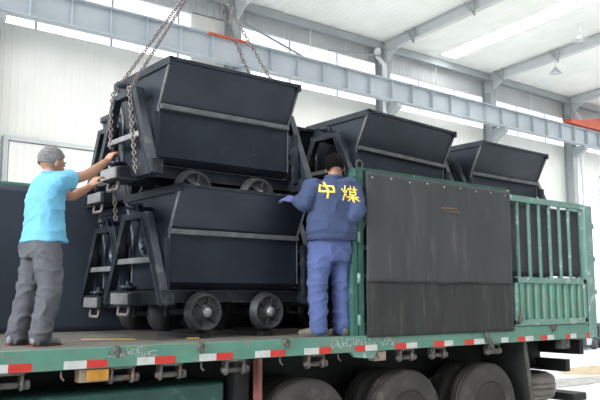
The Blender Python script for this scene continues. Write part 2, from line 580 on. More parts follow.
dk = MB()
y = Y0 + 0.07
while y < Y1 - 0.02:
    dk.box(X0, X1 - 0.03, y, min(y + 0.155, Y1), DZ - 0.04, DZ)
    y += 0.16
tp(dk, 'deck', M['deck'], label='worn brown deck boards')
rail = tp(MB().box(X0, X1 + 0.03, Y0, Y0 + 0.07, 1.20, DZ), 'side_rail', M['green'], bevel=0.006)
tp(MB().box(X0, X1 + 0.03, Y1 - 0.07, Y1, 1.20, DZ - .041), 'side_rail', M['green'], bevel=0.006)
tp(MB().box(X1 - 0.03, X1 + 0.03, Y0, Y1, 1.18, DZ), 'end_rail', M['green'], bevel=0.006)
for yy in (6.12, 7.08):
    b = MB().box(X0, X1 - 0.1, yy - 0.006, yy + 0.006, 0.78, 1.18)
    b.box(X0, X1 - 0.1, yy - 0.07, yy + 0.07, 1.165, 1.18)
    b.box(X0, X1 - 0.1, yy - 0.07, yy + 0.07, 0.77, 0.785)
    tp(b, 'main_beam', M['dark'])
x = X0 + 0.2
while x < X1 - 0.2:
    tp(MB().box(x - 0.03, x + 0.03, Y0 + 0.07, Y1 - 0.07, 1.19, 1.305), 'cross_member', M['dark'])
    x += 0.75

# reflective tape: red and white segments stuck along the rail
segs = [(1.62, 1.68, 'white'), (1.68, 1.84, 'red'), (2.07, 2.24, 'white'), (2.24, 2.4, 'red'), (2.64, 2.79, 'white'), (2.79, 2.97, 'red'),
        (3.19, 3.35, 'white'), (3.35, 3.51, 'red'), (3.74, 3.9, 'white'), (3.9, 4.06, 'red'), (4.28, 4.45, 'white'), (4.45, 4.6, 'red'),
        (4.9, 5.03, 'red'), (5.03, 5.19, 'white'), (5.45, 5.6, 'red'), (5.6, 5.76, 'white'), (6.02, 6.18, 'red'), (6.18, 6.32, 'white'),
        (6.52, 6.67, 'red'), (6.67, 6.85, 'white'), (7.16, 7.29, 'white'), (7.48, 7.61, 'red'), (7.62, 7.78, 'white'), (7.94, 8.06, 'red'),
        (8.07, 8.21, 'white'), (8.48, 8.57, 'red'), (8.57, 8.7, 'white'), (8.94, 9.06, 'red'), (9.06, 9.18, 'white')]
for a, b_, c in segs:
    tp(MB().box(a, b_, Y0 - 0.004, Y0, 1.205, 1.262), 'reflector_strip', M[c], label='%s reflective strip' % c)

# flaked, no longer legible paint marks on the rail
for x0, x1, z0, z1 in ((2.42, 2.78, 1.27, 1.34), (4.60, 5.42, 1.245, 1.335)):
    b = MB()
    x = x0
    while x < x1:
        for _ in range(3):
            cx, cz = x + random.uniform(-.01, .02), random.uniform(z0, z1)
            if random.random() < .5:
                b.box(cx - .004, cx + .004, Y0 - .002, Y0, max(z0, cz - .018), min(z1, cz + .018))
            else:
                b.box(cx - .016, cx + .016, Y0 - .002, Y0, cz - .003, cz + .003)
        x += 0.03
    o = tp(b, 'paint_flakes', M['mark'])
    o['kind'] = 'stuff'

# strap winches hanging below the rail
for x in (1.70, 2.53, 2.94, 3.55, 4.43, 5.62, 6.11, 7.04):
    b = MB().box(x - .10, x + .10, Y0 + .0, Y0 + .09, 1.185, 1.20)
    for s_ in (-1, 1):
        b.box(x + s_ * 0.085 - 0.006, x + s_ * 0.085 + 0.006, Y0 + 0.0, Y0 + 0.09, 1.09, 1.195)
        b.lathe([(0.042, -0.008), (0.042, 0.008)], (x + s_ * 0.085, Y0 + 0.04, 1.115), 'X', 14)
    wn_ = tp(b, 'strap_winch', M['winch'])
    tp(MB().tube([(x - 0.12, Y0 + 0.04, 1.115), (x + 0.12, Y0 + 0.04, 1.115)], 0.022, 12)
       .lathe([(0.034, -0.02), (0.034, 0.02)], (x + 0.12, Y0 + 0.04, 1.115), 'X', 10), 'roller', M['winch'], wn_)
for x in (2.06, 3.22, 4.02, 4.70, 5.2, 6.0):
    b = MB().tube([(x, Y0 + 0.02, 1.21), (x, Y0 + 0.015, 1.15), (x + 0.01, Y0 - 0.01, 1.13)], 0.008, 8)
    tp(b, 'rope_hook', M['winch'])
# brown buckles and ropes sticking out between rail and canvas
for x in (2.47, 3.20, 4.07):
    tp(MB().lathe([(0.012, -0.02), (0.034, -0.014), (0.036, 0.014), (0.012, 0.02)], (x, Y0 - 0.005, 1.325), 'Y', 14)
       .tube([(x, Y0 - .01, 1.33), (x + .01, Y0 - .02, 1.27)], .012, 8), 'lashing_ring', M['winch'])
tp(MB().prism([(4.86, 1.20), (5.20, 1.20), (5.14, 1.13), (4.92, 1.15)], Y0 + 0.005, Y0 + 0.05, 'Y'), 'gusset_plate', M['green_l'])
# marker lamps
for x, w_, m_ in ((2.33, .20, 'amber'), (5.27, .12, 'lamp_house')):
    lp = tp(MB().box(x - w_ / 2 - .03, x + w_ / 2, Y0 + 0.02, Y0 + 0.12, 1.10, 1.198), 'marker_lamp', M['lamp_house'], bevel=0.008)
    tp(MB().box(x - w_ / 2 + .02, x + w_ / 2 - .01, Y0 + 0.005, Y0 + 0.02, 1.11, 1.19), 'lens', M[m_], lp, bevel=0.004)

# storage boxes under the bed, near and far side
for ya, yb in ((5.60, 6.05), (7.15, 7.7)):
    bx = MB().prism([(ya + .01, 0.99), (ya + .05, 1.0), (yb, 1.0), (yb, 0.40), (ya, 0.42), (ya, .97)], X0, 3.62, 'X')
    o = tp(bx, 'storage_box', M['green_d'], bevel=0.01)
tp(MB().box(3.9, 8.9, Y1 - .09, Y1 - .06, .42, 1.19), 'light_block_board', M['dark'])  # added dark board, shuts out the bright floor between the tyres
tp(MB().tube([(4.95, 6.75, .62), (6.6, 6.75, .62)], .17, 20).box(4.9, 7.6, 6.5, 6.9, .75, 1.15), 'air_tank', M['dark'])
# landing leg and brace
for yy in (5.55, 7.5):
    b = MB().box(3.70, 3.86, yy, yy + 0.14, 0.25, 1.20)
    b.box(3.72, 3.84, yy + 0.02, yy + 0.12, 0.05, 0.25)
    lg = tp(b, 'landing_leg', M['dark'], bevel=0.01)
    tp(MB().box(3.66, 3.9, yy - 0.04, yy + 0.2, 0.0, 0.05), 'foot_plate', M['dark'], lg)
    tp(MB().box(3.885, 3.925, yy - 0.10, yy - 0.02, 0.15, 1.20), 'brace', M['pink'], lg)

# axles, tandem wheels
def wheel(cx, yo, sgn, mt):
    """tyre with its outer face at yo, body running in direction sgn"""
    R0, W_ = 0.49, 0.27
    pr = [(0.27, 0.035), (0.31, 0.012), (0.38, 0.0), (0.435, 0.014), (0.468, 0.03), (0.482, 0.045), (0.488, 0.052), (0.480, 0.056), (0.480, 0.066),
          (0.49, 0.070), (R0, 0.10), (0.478, 0.103), (0.478, 0.112), (R0, 0.115), (R0, 0.155), (0.478, 0.158), (0.478, 0.167), (R0, 0.17),
          (0.49, 0.20), (0.480, 0.206), (0.480, 0.214), (0.486, 0.22), (0.468, 0.24), (0.435, 0.256), (0.38, 0.27), (0.31, 0.258), (0.27, 0.235)]
    o = tp(MB().lathe(pr, (cx, yo, 0.49), 'Y', 72, closed=True, sgn=sgn), 'tyre', M[mt])
    rm = MB().lathe([(0.272, 0.03), (0.285, 0.022), (0.262, 0.04), (0.25, 0.12), (0.20, 0.15), (0.13, 0.155), (0.12, 0.09), (0.09, 0.07), (0.0, 0.065),
                     (0.0, 0.1), (0.1, 0.17), (0.25, 0.17), (0.27, 0.24)], (cx, yo, 0.49), 'Y', 40, sgn=sgn)
    for k in range(10):
        a = 2 * math.pi * k / 10
        rm.lathe([(0.016, 0.0), (0.016, 0.035)], (cx + .165 * math.cos(a), yo + sgn * .125, .49 + .165 * math.sin(a)), 'Y', 6, sgn=sgn)
    tp(rm, 'wheel_rim', M['rim'], o)
    return o


for cx in (4.42, 5.73, 7.04):
    wheel(cx, 5.36, 1, 'tyre')
    wheel(cx, 5.68, 1, 'tyre')
    wheel(cx, 7.86, -1, 'tyre')
    wheel(cx, 7.54, -1, 'tyre')
    ax = MB().tube([(cx, 5.5, 0.49), (cx, 7.7, 0.49)], 0.065, 16)
    for yy in (6.12, 7.08):
        ax.box(cx - 0.5, cx + 0.5, yy - 0.04, yy + 0.04, 0.58, 0.64)
        ax.box(cx - 0.06, cx + 0.06, yy - 0.05, yy + 0.05, 0.45, 0.80)
        ax.box(cx + 0.52, cx + 0.60, yy - 0.05, yy + 0.05, 0.55, 0.80)
    tp(ax, 'axle', M['dark'])
# mud flap behind the last wheel
for yy in (5.36, 7.2):
    b = MB().add([(7.66, yy, 1.20), (7.68, yy, 1.20), (7.84, yy, 0.28), (7.82, yy, 0.28), (7.66, yy + .62, 1.20), (7.68, yy + .62, 1.20), (7.84, yy + .62, 0.28), (7.82, yy + .62, 0.28)],
                 [(0, 1, 2, 3), (4, 7, 6, 5), (0, 4, 5, 1), (1, 5, 6, 2), (2, 6, 7, 3), (3, 7, 4, 0)])
    fl = tp(b, 'mud_flap', M['rubber'])
    tp(MB().bar((7.67, yy - 0.01, 1.20), (7.83, yy - 0.01, 0.28), 0.02, 0.05, (1, 0, 0)), 'edge_strip', M['winch'], fl)
# spare tyre lying flat in its cradle under the tail
pr = [(0.27, 0.0), (0.40, 0.0), (0.46, 0.03), (0.48, 0.06), (0.468, 0.065), (0.468, 0.085), (0.492, 0.09), (0.494, 0.135), (0.472, 0.14), (0.472, 0.155), (0.495, 0.16),
      (0.495, 0.20), (0.472, 0.205), (0.472, 0.22), (0.49, 0.225), (0.485, 0.27), (0.46, 0.30), (0.40, 0.33), (0.27, 0.33)]
sp = tp(MB().lathe(pr, (8.46, 6.05, 0.42), 'Z', 64, closed=True), 'spare_tyre', M['tyre_dusty'])
tp(MB().lathe([(0.27, 0.05), (0.20, 0.10), (0.0, 0.11), (0.0, 0.15), (0.27, 0.2)], (8.46, 6.05, 0.42), 'Z', 32), 'wheel_rim', M['rim'], sp)
b = MB().tube([(8.46, 6.05, 0.50), (8.46, 6.05, 1.2)], 0.02, 8).box(8.42, 8.5, 5.5, 6.6, 0.385, 0.415)
tp(b, 'tyre_carrier', M['dark'])
# tail beams
tp(MB().box(9.02, 9.12, 5.66, 7.6, 0.74, 0.90), 'tail_beam', M['dark'], bevel=0.01)
tp(MB().box(9.10, 9.20, 5.50, 7.7, 0.97, 1.16), 'lamp_beam', M['dark'], bevel=0.01)
tp(MB().box(9.05, 9.35, 5.58, 7.7, 0.36, 0.46), 'underrun_bar', M['dark'], bevel=0.015)
b = MB()
for yy in (6.7,):
    b.box(9.06, 9.10, yy, yy + 0.05, 0.40, 1.2)
tp(b, 'beam_hanger', M['dark'])
tp(MB().tube([(7.9, 5.9, .72), (8.1, 5.9, .9), (8.1, 5.9, 1.2)], .05, 10).box(7.86, 8.2, 5.7, 6.3, 0.90, 1.12), 'valve_block', M['mach_d'])
tp(MB().box(8.45, 8.62, 5.34, 5.44, 1.08, 1.2), 'tail_bracket', M['winch'])

# ---- stake sides: near panel with canvas
ST = 0.045
fr = MB()
fr.box(4.89, 4.95, Y0 + .01, Y0 + .07, DZ, 2.97)
fr.box(4.965, 5.035, Y0 + .01, Y0 + .06, DZ, 2.99)
fr.box(5.035, 7.37, Y0 + .015, Y0 + .05, 2.965, 2.995)
fr.box(5.035, 7.37, Y0 + .03, Y0 + .06, 1.90, 1.95)
fr.box(5.035, 7.37, Y0 + .03, Y0 + .06, 1.36, 1.41)
for x in (5.6, 6.2, 6.8, 7.33):
    fr.box(x - .02, x + .02, Y0 + .03, Y0 + .06, DZ, 2.97)
pn = tp(fr, 'side_panel', M['green_d'])
for z in (1.5, 1.9, 2.3, 2.75):
    tp(MB().tube([(4.957, Y0 - 0.002, z - .05), (4.957, Y0 - 0.002, z + .05)], 0.016, 8), 'hinge', M['green_l'], pn)
ring = [(5.0 + .042 * math.cos(a), Y0 + .02, 3.02 + .042 * math.sin(a)) for a in [R(k) for k in range(-60, 250, 15)]]
tp(MB().tube(ring, 0.008, 6), 'wire_loop', M['winch'], pn)

# right bay: open bars over a ribbed board
fr = MB()
fr.box(7.37, 9.02, Y0 + .0, Y0 + .05, 2.86, 2.93)
fr.box(7.37, 7.41, Y0 + .0, Y0 + .05, DZ, 2.98)
fr.box(7.41, 7.44, Y0 + .03, Y0 + .05, 1.95, 2.86)
sb = tp(fr, 'stake_panel', M['green_l'])
for x in (7.58, 7.81, 8.03, 8.25, 8.47, 8.68):
    tp(MB().box(x - .014, x + .014, Y0 + .01, Y0 + .038, 1.95, 2.86), 'stake_bar', M['green_l'], sb)
lf = MB()
lf.box(7.45, 8.98, Y0 - .01, Y0 + .05, 1.885, 1.955)
lf.box(7.45, 8.98, Y0 - .01, Y0 + .05, 1.385, 1.455)
lf.box(7.45, 7.51, Y0 - .01, Y0 + .05, 1.40, 1.95)
lf.box(8.92, 8.98, Y0 - .01, Y0 + .05, 1.40, 1.95)
db = tp(lf, 'drop_board', M['green_l'], bevel=0.004)
# pressed corrugations of the board
pts = []
x = 7.51
n_ = 9
wd = (8.92 - 7.51) / n_
for k in range(n_):
    a = x + k * wd
    pts += [(a, Y0 + .035), (a + wd * .30, Y0 + .035), (a + wd * .42, Y0 + .0), (a + wd * .80, Y0 + .0), (a + wd * .92, Y0 + .035)]
pts.append((8.92, Y0 + .035))
poly = pts + [(p[0], p[1] + .004) for p in reversed(pts)]
tp(MB().prism(poly, 1.45, 1.89, 'Z'), 'ribbed_sheet', M['green'], db)
tp(MB().box(7.46, 7.54, Y0 - .03, Y0 - .01, 1.44, 1.50).tube([(7.47, Y0 - .03, 1.40), (7.5, Y0 - .045, 1.50), (7.53, Y0 - .03, 1.56)], .014, 8), 'latch', M['winch'], db)
tp(MB().prism([(8.14, 1.385), (8.27, 1.385), (8.23, 1.30), (8.18, 1.30)], Y0 - .02, Y0 - .005, 'Y'), 'latch', M['winch'], db)
tp(MB().box(7.38, 8.98, Y0 + .0, Y0 + .05, DZ, 1.375), 'sill', M['green'])
# corner post with lugs
cp = MB().box(9.02, 9.20, Y0 - .01, Y0 + .10, 1.2, 2.92)
cp = tp(cp, 'corner_post', M['green_l'], bevel=0.006)
for z in (1.75, 2.18, 2.62):
    tp(MB().box(9.20, 9.25, Y0 + .0, Y0 + .05, z, z + .07), 'hinge_lug', M['green_l'], cp)
# rear gate
rg = tp(MB().box(9.12, 9.17, Y0 + .12, Y1 - .12, DZ, 1.95), 'rear_gate', M['green'])
b = MB()
for k in range(9):
    yy = Y0 + .2 + k * .27
    b.box(9.13, 9.16, yy, yy + .03, 1.95, 2.86)
b.box(9.12, 9.17, Y0 + .12, Y1 - .12, 2.82, 2.9)
tp(b, 'gate_bars', M['green_l'], rg)
# far side panels (posts, rails) and canvas lining
fr = MB()
for x in [X0 + .1 + k * 0.585 for k in range(20)]:
    if x < 9.1:
        fr.box(x - .03, x + .03, Y1 - .05, Y1 + .01, DZ, 2.90)
for z in (2.86, 1.95, 1.38):
    fr.box(X0, 9.15, Y1 - .05, Y1 - .0, z, z + .05)
tp(fr, 'far_side_panel', M['green'])


def cloth(name, x0, x1, z0, z1, y, m, amp, seed, nx=60, nz=30, th=0.006, sag=0.0):
    b = MB()
    vs, fs = [], []
    for j in range(nz + 1):
        for i in range(nx + 1):
            u, v = i / nx, j / nz
            x = x0 + (x1 - x0) * u
            z = z0 + (z1 - z0) * v
            d = amp * (noise.noise((x * 1.6, z * 1.1, seed)) + .5 * noise.noise((x * 5, z * 2, seed + 3)))
            if j == 0:
                z += sag * noise.noise((x * 2.2, 0, seed + 9))
            vs.append((x, y - abs(d), z))
    for j in range(nz):
        for i in range(nx):
            a = j * (nx + 1) + i
            fs.append((a, a + 1, a + nx + 2, a + nx + 1))
    b.add(vs, fs, 0, True)
    o = b.build(name, m)
    so = o.modifiers.new('thick', 'SOLIDIFY')
    so.thickness = th
    so.offset = 0
    return o


tag(cloth('canvas_sheet', X0, 9.1, 1.348, 2.88, Y1 - .065, M['tarp_far'], .012, 4, 120, 20),
    'dark blue grey canvas lining the far side panels behind the workers', 'canvas')
tag(cloth('canvas_sheet', 5.05, 7.40, 1.33, 1.95, Y0 - .008, M['canvas_d'], .012, 31, 60, 16),
    'faded dark lower canvas strip hanging below the big grey sheet', 'canvas')
cs = tag(cloth('canvas_sheet', 5.045, 7.38, 1.87, 2.955, Y0 - .022, M['canvas'], .010, 12, 70, 30, sag=.03),
         'big dark grey canvas sheet with bolt heads covering the side panel', 'canvas')
for k in range(9):
    x = 5.12 + k * .27
    b = MB().lathe([(.012, -.006), (.010, -.012), (0, -.014)], (x, Y0 - .028, 2.90 + .01 * (k % 2)), 'Y', 8)
    b.build('bolt', M['zinc'], cs)
b = MB()
for (xa_, xb_, za_, zb_) in ((6.16, 6.42, 2.665, 2.685), (6.22, 6.46, 2.635, 2.65), (6.14, 6.20, 2.65, 2.66)):
    b.box(xa_, xb_, Y0 - .036, Y0 - .032, za_, zb_)
b.build('rust_smear', mat('rust_smear', (0.14, 0.09, 0.06), 0.9, var=0.3, scale=20), cs)
tag(cloth('canvas_sheet', 7.40, 9.0, 1.98, 2.84, Y0 + .085, M['canvas'], .03, 77, 60, 16),
    'dark grey canvas behind the bars of the open stake panel', 'canvas')

# ================================================================== THE MINE CARS
HL, HW = 0.715, 0.55            # half length and half width of a tub


def make_car():
    t = empty('mine_car')
    # tub: open hopper with flared upper sides, a ledge and a tucked body
    out = [(-HW, 1.31), (-.36, .92), (-.365, .60), (-.365, .46), (-.28, .40), (.28, .40), (.365, .46), (.365, .60), (.36, .92), (HW, 1.31)]
    inn = [(HW - .014, 1.31), (.346, .92), (.351, .60), (.351, .468), (.275, .414), (-.275, .414), (-.351, .468), (-.351, .60), (-.346, .92), (-HW + .014, 1.31)]
    b = MB()
    n = len(out)
    vs = [(x, p[0], p[1]) for x in (-HL, HL) for p in out] + [(x, p[0], p[1]) for x in (-HL, HL) for p in inn]
    fs = []
    for i in range(n - 1):
        fs.append((i, i + 1, n + i + 1, n + i))
        fs.append((2 * n + i, 3 * n + i, 3 * n + i + 1, 2 * n + i + 1))
    fs.append((0, n, 4 * n - 1, 3 * n - 1))
    fs.append((n - 1, 2 * n - 1, 3 * n, 2 * n))
    b.add(vs, fs)
    for x0, x1 in ((-HL, -HL + .012), (HL - .012, HL)):
        b.prism(out, x0, x1, 'X')
    tub = b.build('tub', M['car'], t)
    # rim: angle iron round the mouth
    b = MB()
    for s_ in (-1, 1):
        b.box(-HL - .02, HL + .02, s_ * HW - .018, s_ * HW + .018, 1.285, 1.315)
        b.box(s_ * HL - .02, s_ * HL + .02, -HW - .018, HW + .018, 1.25, 1.318)
    b.build('rim', M['car_frame'], tub)
    # ledge under the flare
    for s_ in (-1, 1):
        b = MB().box(-HL, HL, min(s_ * .345, s_ * .405), max(s_ * .345, s_ * .405), .885, .93)
        b.build('ledge', M['car_edge'], tub, bevel=.004)
        # corner edge angles of the end plates
    for sx in (-1, 1):
        for s_ in (-1, 1):
            b = MB()
            b.bar((sx * (HL + .004), s_ * (HW - .005), 1.29), (sx * (HL + .004), s_ * .36, .92), .03, .012, (sx, 0, 0))
            b.bar((sx * (HL + .004), s_ * .355, .925), (sx * (HL + .004), s_ * .355, .46), .03, .012, (sx, 0, 0))
            b.build('edge_angle', M['car_edge'], tub)
    for sx in (-1, 1):
        # toothed rocker drum on the end plate
        b = MB()
        cx = sx * (HL + .005)
        b.lathe([(.155, 0), (.155, .05), (.120, .05), (.120, .012), (.045, .012), (.045, .06), (0, .06)], (cx, 0, .83), 'X', 36, sgn=sx)
        for k in range(12):
            a = 2 * math.pi * k / 12
            b.bar((cx + sx * .025, .045 * math.cos(a), .83 + .045 * math.sin(a)), (cx + sx * .025, .125 * math.cos(a), .83 + .125 * math.sin(a)), .012, .03, (1, 0, 0))
        b.build('rocker_drum', M['car_frame'], tub)
        # hanger brackets from tub to the pivot
        b = MB().prism([(-.10, 1.02), (-.03, 1.15), (.03, 1.15), (.10, 1.02)], sx * HL if sx > 0 else sx * (HL + .10), sx * (HL + .10) if sx > 0 else sx * HL, 'X')
        b.build('pivot_bracket', M['car_frame'], tub)
        # A shaped end frame
        x = sx * .86
        A = MB()
        for s_ in (-1, 1):
            A.bar((x, s_ * .205, 1.075), (x, s_ * .565, .26), .075, .075, (sx, 0, 0))
            A.bar((x + sx * .036, s_ * .155, 1.05), (x + sx * .036, s_ * .535, .26), .012, .02, (sx, 0, 0))
        A.box(x - .038, x + .038, -.235, .235, 1.03, 1.085)
        fr_ = A.build('end_frame', M['car_frame'], t, bevel=.005)
        A = MB().box(x - .02, x + .03, -.36, .36, .63, .68)
        A.build('cross_plate', M['zinc'], fr_, bevel=.004)
        A = MB()
        A.prism([(-.11, 1.08), (.11, 1.08), (.035, 1.19), (-.035, 1.19)], x - .03, x - .018, 'X')
        A.prism([(-.11, 1.08), (.11, 1.08), (.035, 1.19), (-.035, 1.19)], x + .018, x + .03, 'X')
        A.tube([(x - .10, 0, 1.145), (x + .05, 0, 1.145)], .028, 14)
        A.build('pivot_pin', M['car'], fr_)
        # upright posts between frame foot and tub
        for s_ in (-1, 1):
            A = MB().bar((x - sx * .085, s_ * .42, .34), (x - sx * .085, s_ * .40, .84), .05, .06)
            A.build('strut', M['car_frame'], fr_)
        # coupler block with its pin
        c0, c1 = sorted((sx * .80, sx * 1.0))
        C_ = MB().box(c0, c1, -.17, .17, .25, .375)
        cpl = C_.build('coupler', M['car_frame'], t, bevel=.02)
        C_ = MB()
        C_.box(min(sx * 1.0, sx * 1.022), max(sx * 1.0, sx * 1.022), -.16, .16, .262, .362)
        C_.build('buffer_plate', M['zinc'], cpl, bevel=.004)
        C_ = MB()
        C_.tube([(sx * .93, 0, .20), (sx * .93, 0, .47)], .022, 12)
        C_.lathe([(.085, .40), (.085, .425), (.03, .435)], (sx * .93, 0, 0), 'Z', 20)
        C_.build('coupling_pin', M['car'], cpl)
        C_ = MB().tube([(sx * .96, -.10, .24), (sx * .97, -.10, .17), (sx * .97, .10, .17), (sx * .96, .10, .24)], .018, 8)
        C_.build('coupling_link', M['chain'], cpl)
    # chassis
    b = MB()
    for s_ in (-1, 1):
        y = s_ * .27
        b.box(-.86, .86, y - .006, y + .006, .28, .39)
        b.box(-.86, .86, min(y, y + s_ * .05), max(y, y + s_ * .05), .38, .39)
        b.box(-.86, .86, min(y, y + s_ * .05), max(y, y + s_ * .05), .28, .29)
    for sx in (-1, 1):
        b.box(sx * .84 - .05, sx * .84 + .05, -.60, .60, .265, .385)
    b.box(-.2, .2, -.27, .27, .30, .40)
    b.box(-.6, -.5, -.27, .27, .37, .43)
    b.box(.5, .6, -.27, .27, .37, .43)
    ch = b.build('chassis', M['car_frame'], t)
    # wheels on axles
    for wx in (-.355, .355):
        ax = MB().tube([(wx, -.40, .19), (wx, .40, .19)], .028, 14)
        for s_ in (-1, 1):
            ax.box(wx - .05, wx + .05, s_ * .27 - .03, s_ * .27 + .03, .15, .30)
        ax.build('axle', M['cast'], t)
        for s_ in (-1, 1):
            pr_ = [(.045, .0), (.045, -.015), (.035, -.03), (.0, -.032)]
            W_ = MB()
            # flange towards the inside, dished web, outer lip
            W_.lathe([(.185, .095), (.185, .075), (.165, .065), (.163, .0), (.157, -.002), (.140, .0), (.136, .02), (.075, .03), (.060, .005), (.0, .005),
                      (.0, .095)], (wx, -.415 * 1, .19) if s_ < 0 else (wx, .415, .19), 'Y', 40, sgn=-s_)
            for k in range(6):
                a = 2 * math.pi * k / 6 + .3
                p0 = Vector((wx + .06 * math.cos(a), s_ * .400, .19 + .06 * math.sin(a)))
                p1 = Vector((wx + .140 * math.cos(a), s_ * .405, .19 + .140 * math.sin(a)))
                W_.bar(p0, p1, .018, .02, (0, 1, 0))
            o = W_.build('wheel', M['cast'], t)
            hub = MB().lathe([(.048, .0), (.045, -.02), (.036, -.034), (.0, -.038)], (wx, s_ * .412, .19), 'Y', 20, sgn=-s_)
            hub.build('hub', M['zinc'], o)
    return t


car = make_car()
spots = [  # x, y, z, tilt about y, yaw, label
    (3.77, 6.19, 2.495, 0, 0, 'black mine car hanging in the chains, upper one of the nearest stack'),
    (3.93, 6.24, 1.392, 0, 0, 'black mine car standing on the deck between the two workers'),
    (6.33, 6.40, 2.45, 2.6, -1.0, 'upper black mine car behind the left end of the canvas panel'),
    (6.35, 6.40, 1.352, 0, 0, 'lower black mine car hidden behind the canvas panel'),
    (8.43, 6.45, 2.40, 0.4, 0, 'rearmost upper black mine car above the green barred panel'),
    (8.43, 6.45, 1.352, 0, 0, 'rearmost lower black mine car behind the green barred panel'),
    (4.13, 7.33, 2.425, 0, 0, 'upper black mine car of the far row behind the chained one'),
    (4.13, 7.33, 1.352, 0, 0, 'lower black mine car of the far row, its coupler beside the grey trousers'),
    (6.15, 7.40, 2.425, 0, 0, 'upper black mine car of the far row behind the blue worker'),
    (6.15, 7.40, 1.352, 0, 0, 'lower black mine car of the far row behind the blue worker'),
]
for i, (x, y, z, ti, yaw, lab) in enumerate(spots):
    o = car if i == 0 else copy_tree(car)
    o.location = (x, y, z)
    o.rotation_euler = (0, R(ti), R(yaw))
    tag(o, lab, 'mine car', 'mine cars loaded on the trailer')

for x_, lab in ((3.93 - .355, 'dark timber skid under the left wheels of the lower near car'), (3.93 + .355, 'dark timber skid under the right wheels of the lower near car')):
    tag(MB().box(x_ - .06, x_ + .06, 5.86, 6.62, 1.352, 1.391).build('timber_skid', M['dark'], bevel=.004), lab, 'timber')

# ================================================================== THE HOIST
HK = Vector((3.73, 6.2, 5.03))


def chain(name, a, b, lab, link=.046, r=.006):
    a, b = Vector(a), Vector(b)
    d = (b - a)
    n = int(d.length / (link * .72))
    d.normalize()
    e = d.orthogonal().normalized()
    f = d.cross(e)
    mb = MB()
    for k in range(n):
        c = a + (b - a) * ((k + .5) / n)
        u = e if k % 2 else f
        pts = []
        for j in range(12):
            t = 2 * math.pi * j / 12
            pts.append(c + d * (link / 2 - r * .5) * math.cos(t) + u * .0155 * math.sin(t))
        mb.tube(pts, r, 6, closed=True)
    return tag(mb.build(name, M['chain']), lab, 'chain', 'lifting chains')


zt = 2.495 + 1.09
chain('lifting_chain', HK, (2.86, 6.40, zt), 'rusty lifting chain, leftmost of the four running down to the chained car')
chain('lifting_chain', HK, (2.86, 5.99, zt), 'rusty lifting chain at the left, nearer the tall slanting car side')
chain('lifting_chain', HK, (4.68, 5.99, zt), 'rusty lifting chain at the right that vanishes behind the car rim nearer its corner')
chain('lifting_chain', HK, (4.68, 6.40, zt), 'rusty lifting chain at the right, further from the car corner')
chain('hanging_chain', (2.80, 5.92, zt - .03), (2.80, 5.74, 2.76), 'rusty chain end hanging down inside the near end frame')
chain('hanging_chain', (2.815, 6.30, zt - .06), (2.80, 6.27, 3.05), 'rusty chain end hanging down just above the upper hand of the man in light blue')
chain('hanging_chain', (2.80, 6.16, 2.70), (2.83, 6.17, 2.40), 'rusty chain end dangling below the upper coupler')
hk = empty('crane_hook', HK, label='steel crane hook above the chained mine car', cat='hook')
MB().tube([(0, 0, .02), (.05, 0, -.02), (.07, 0, .05), (.03, 0, .12), (0, 0, .16), (0, 0, .3)], [.012, .03, .03, .028, .03, .03], 10).build('hook', M['winch'], hk)
MB().lathe([(.0, .3), (.08, .3), (.10, .36), (.10, .5), (.05, .56), (0, .56)], (0, 0, 0), 'Z', 20).build('hook_block', M['orange'], hk)
MB().tube([(0, 0, .55), (0, 0, 5.0)], .014, 8).build('wire_rope', M['chain'], hk)

tag(MB().tube([(6.86, Y0 - .01, 1.33), (6.93, Y0 - .03, 1.22), (7.02, Y0 - .01, 1.10)], .022, 8).box(6.95, 7.12, Y0 - .02, Y0 + .03, 1.09, 1.14).build('lashing_strap', M['winch']), 'brown lashing strap end hanging over the rail near the right tyre', 'strap')
# yellow strap ends left on the deck
tag(MB().bar((2.60, 6.28, 1.357), (2.98, 6.03, 1.357), .035, .006).build('strap', M['yellow_s']), 'yellow strap lying on the deck boards near the grey trousers', 'strap')
tag(MB().bar((3.42, 5.90, 1.357), (3.52, 5.86, 1.357), .03, .008).build('strap', M['yellow_s']), 'short yellow strap end on the deck under the lower mine car', 'strap')

# ================================================================== THE PEOPLE
def V3(*a):
    return Vector(a)


def fuse(mb, name, m, voxel, parent=None, smooth=2, wrinkle=0.0, wscale=8.0, seed=0, mask=None):
    """join overlapping limbs into ONE continuous surface"""
    o = mb.build(name, m)
    rm = o.modifiers.new('r', 'REMESH')
    rm.mode = 'VOXEL'
    rm.voxel_size = voxel
    sm = o.modifiers.new('s', 'SMOOTH')
    sm.iterations = smooth
    sm.factor = 0.5
    dg = bpy.context.evaluated_depsgraph_get()
    dg.update()
    me = bpy.data.meshes.new_from_object(o.evaluated_get(dg))
    bpy.data.objects.remove(o)
    if wrinkle:
        ns = [v.normal.copy() for v in me.vertices]
        for v, nn in zip(me.vertices, ns):
            p = v.co
            q = V3(p.x * wscale * .55 + p.z * wscale * .35, p.y * wscale * .6 + p.z * wscale * .25, p.z * wscale * .75 + seed)
            r1 = 1 - min(1, abs(noise.noise(q)) * 3.2)
            r2 = 1 - min(1, abs(noise.noise(q * 2.1 + V3(5, seed, 1))) * 3.0)
            a = r1 * r1 * 1.2 + .45 * r2 * r2 - .45
            k = mask(p) if mask else 1
            v.co = p + nn * a * wrinkle * k
    me.name = name
    if not me.materials:
        me.materials.append(m)
    for p in me.polygons:
        p.use_smooth = True
    ob = bpy.data.objects.new(name, me)
    COL.objects.link(ob)
    if parent:
        ob.parent = parent
    return ob


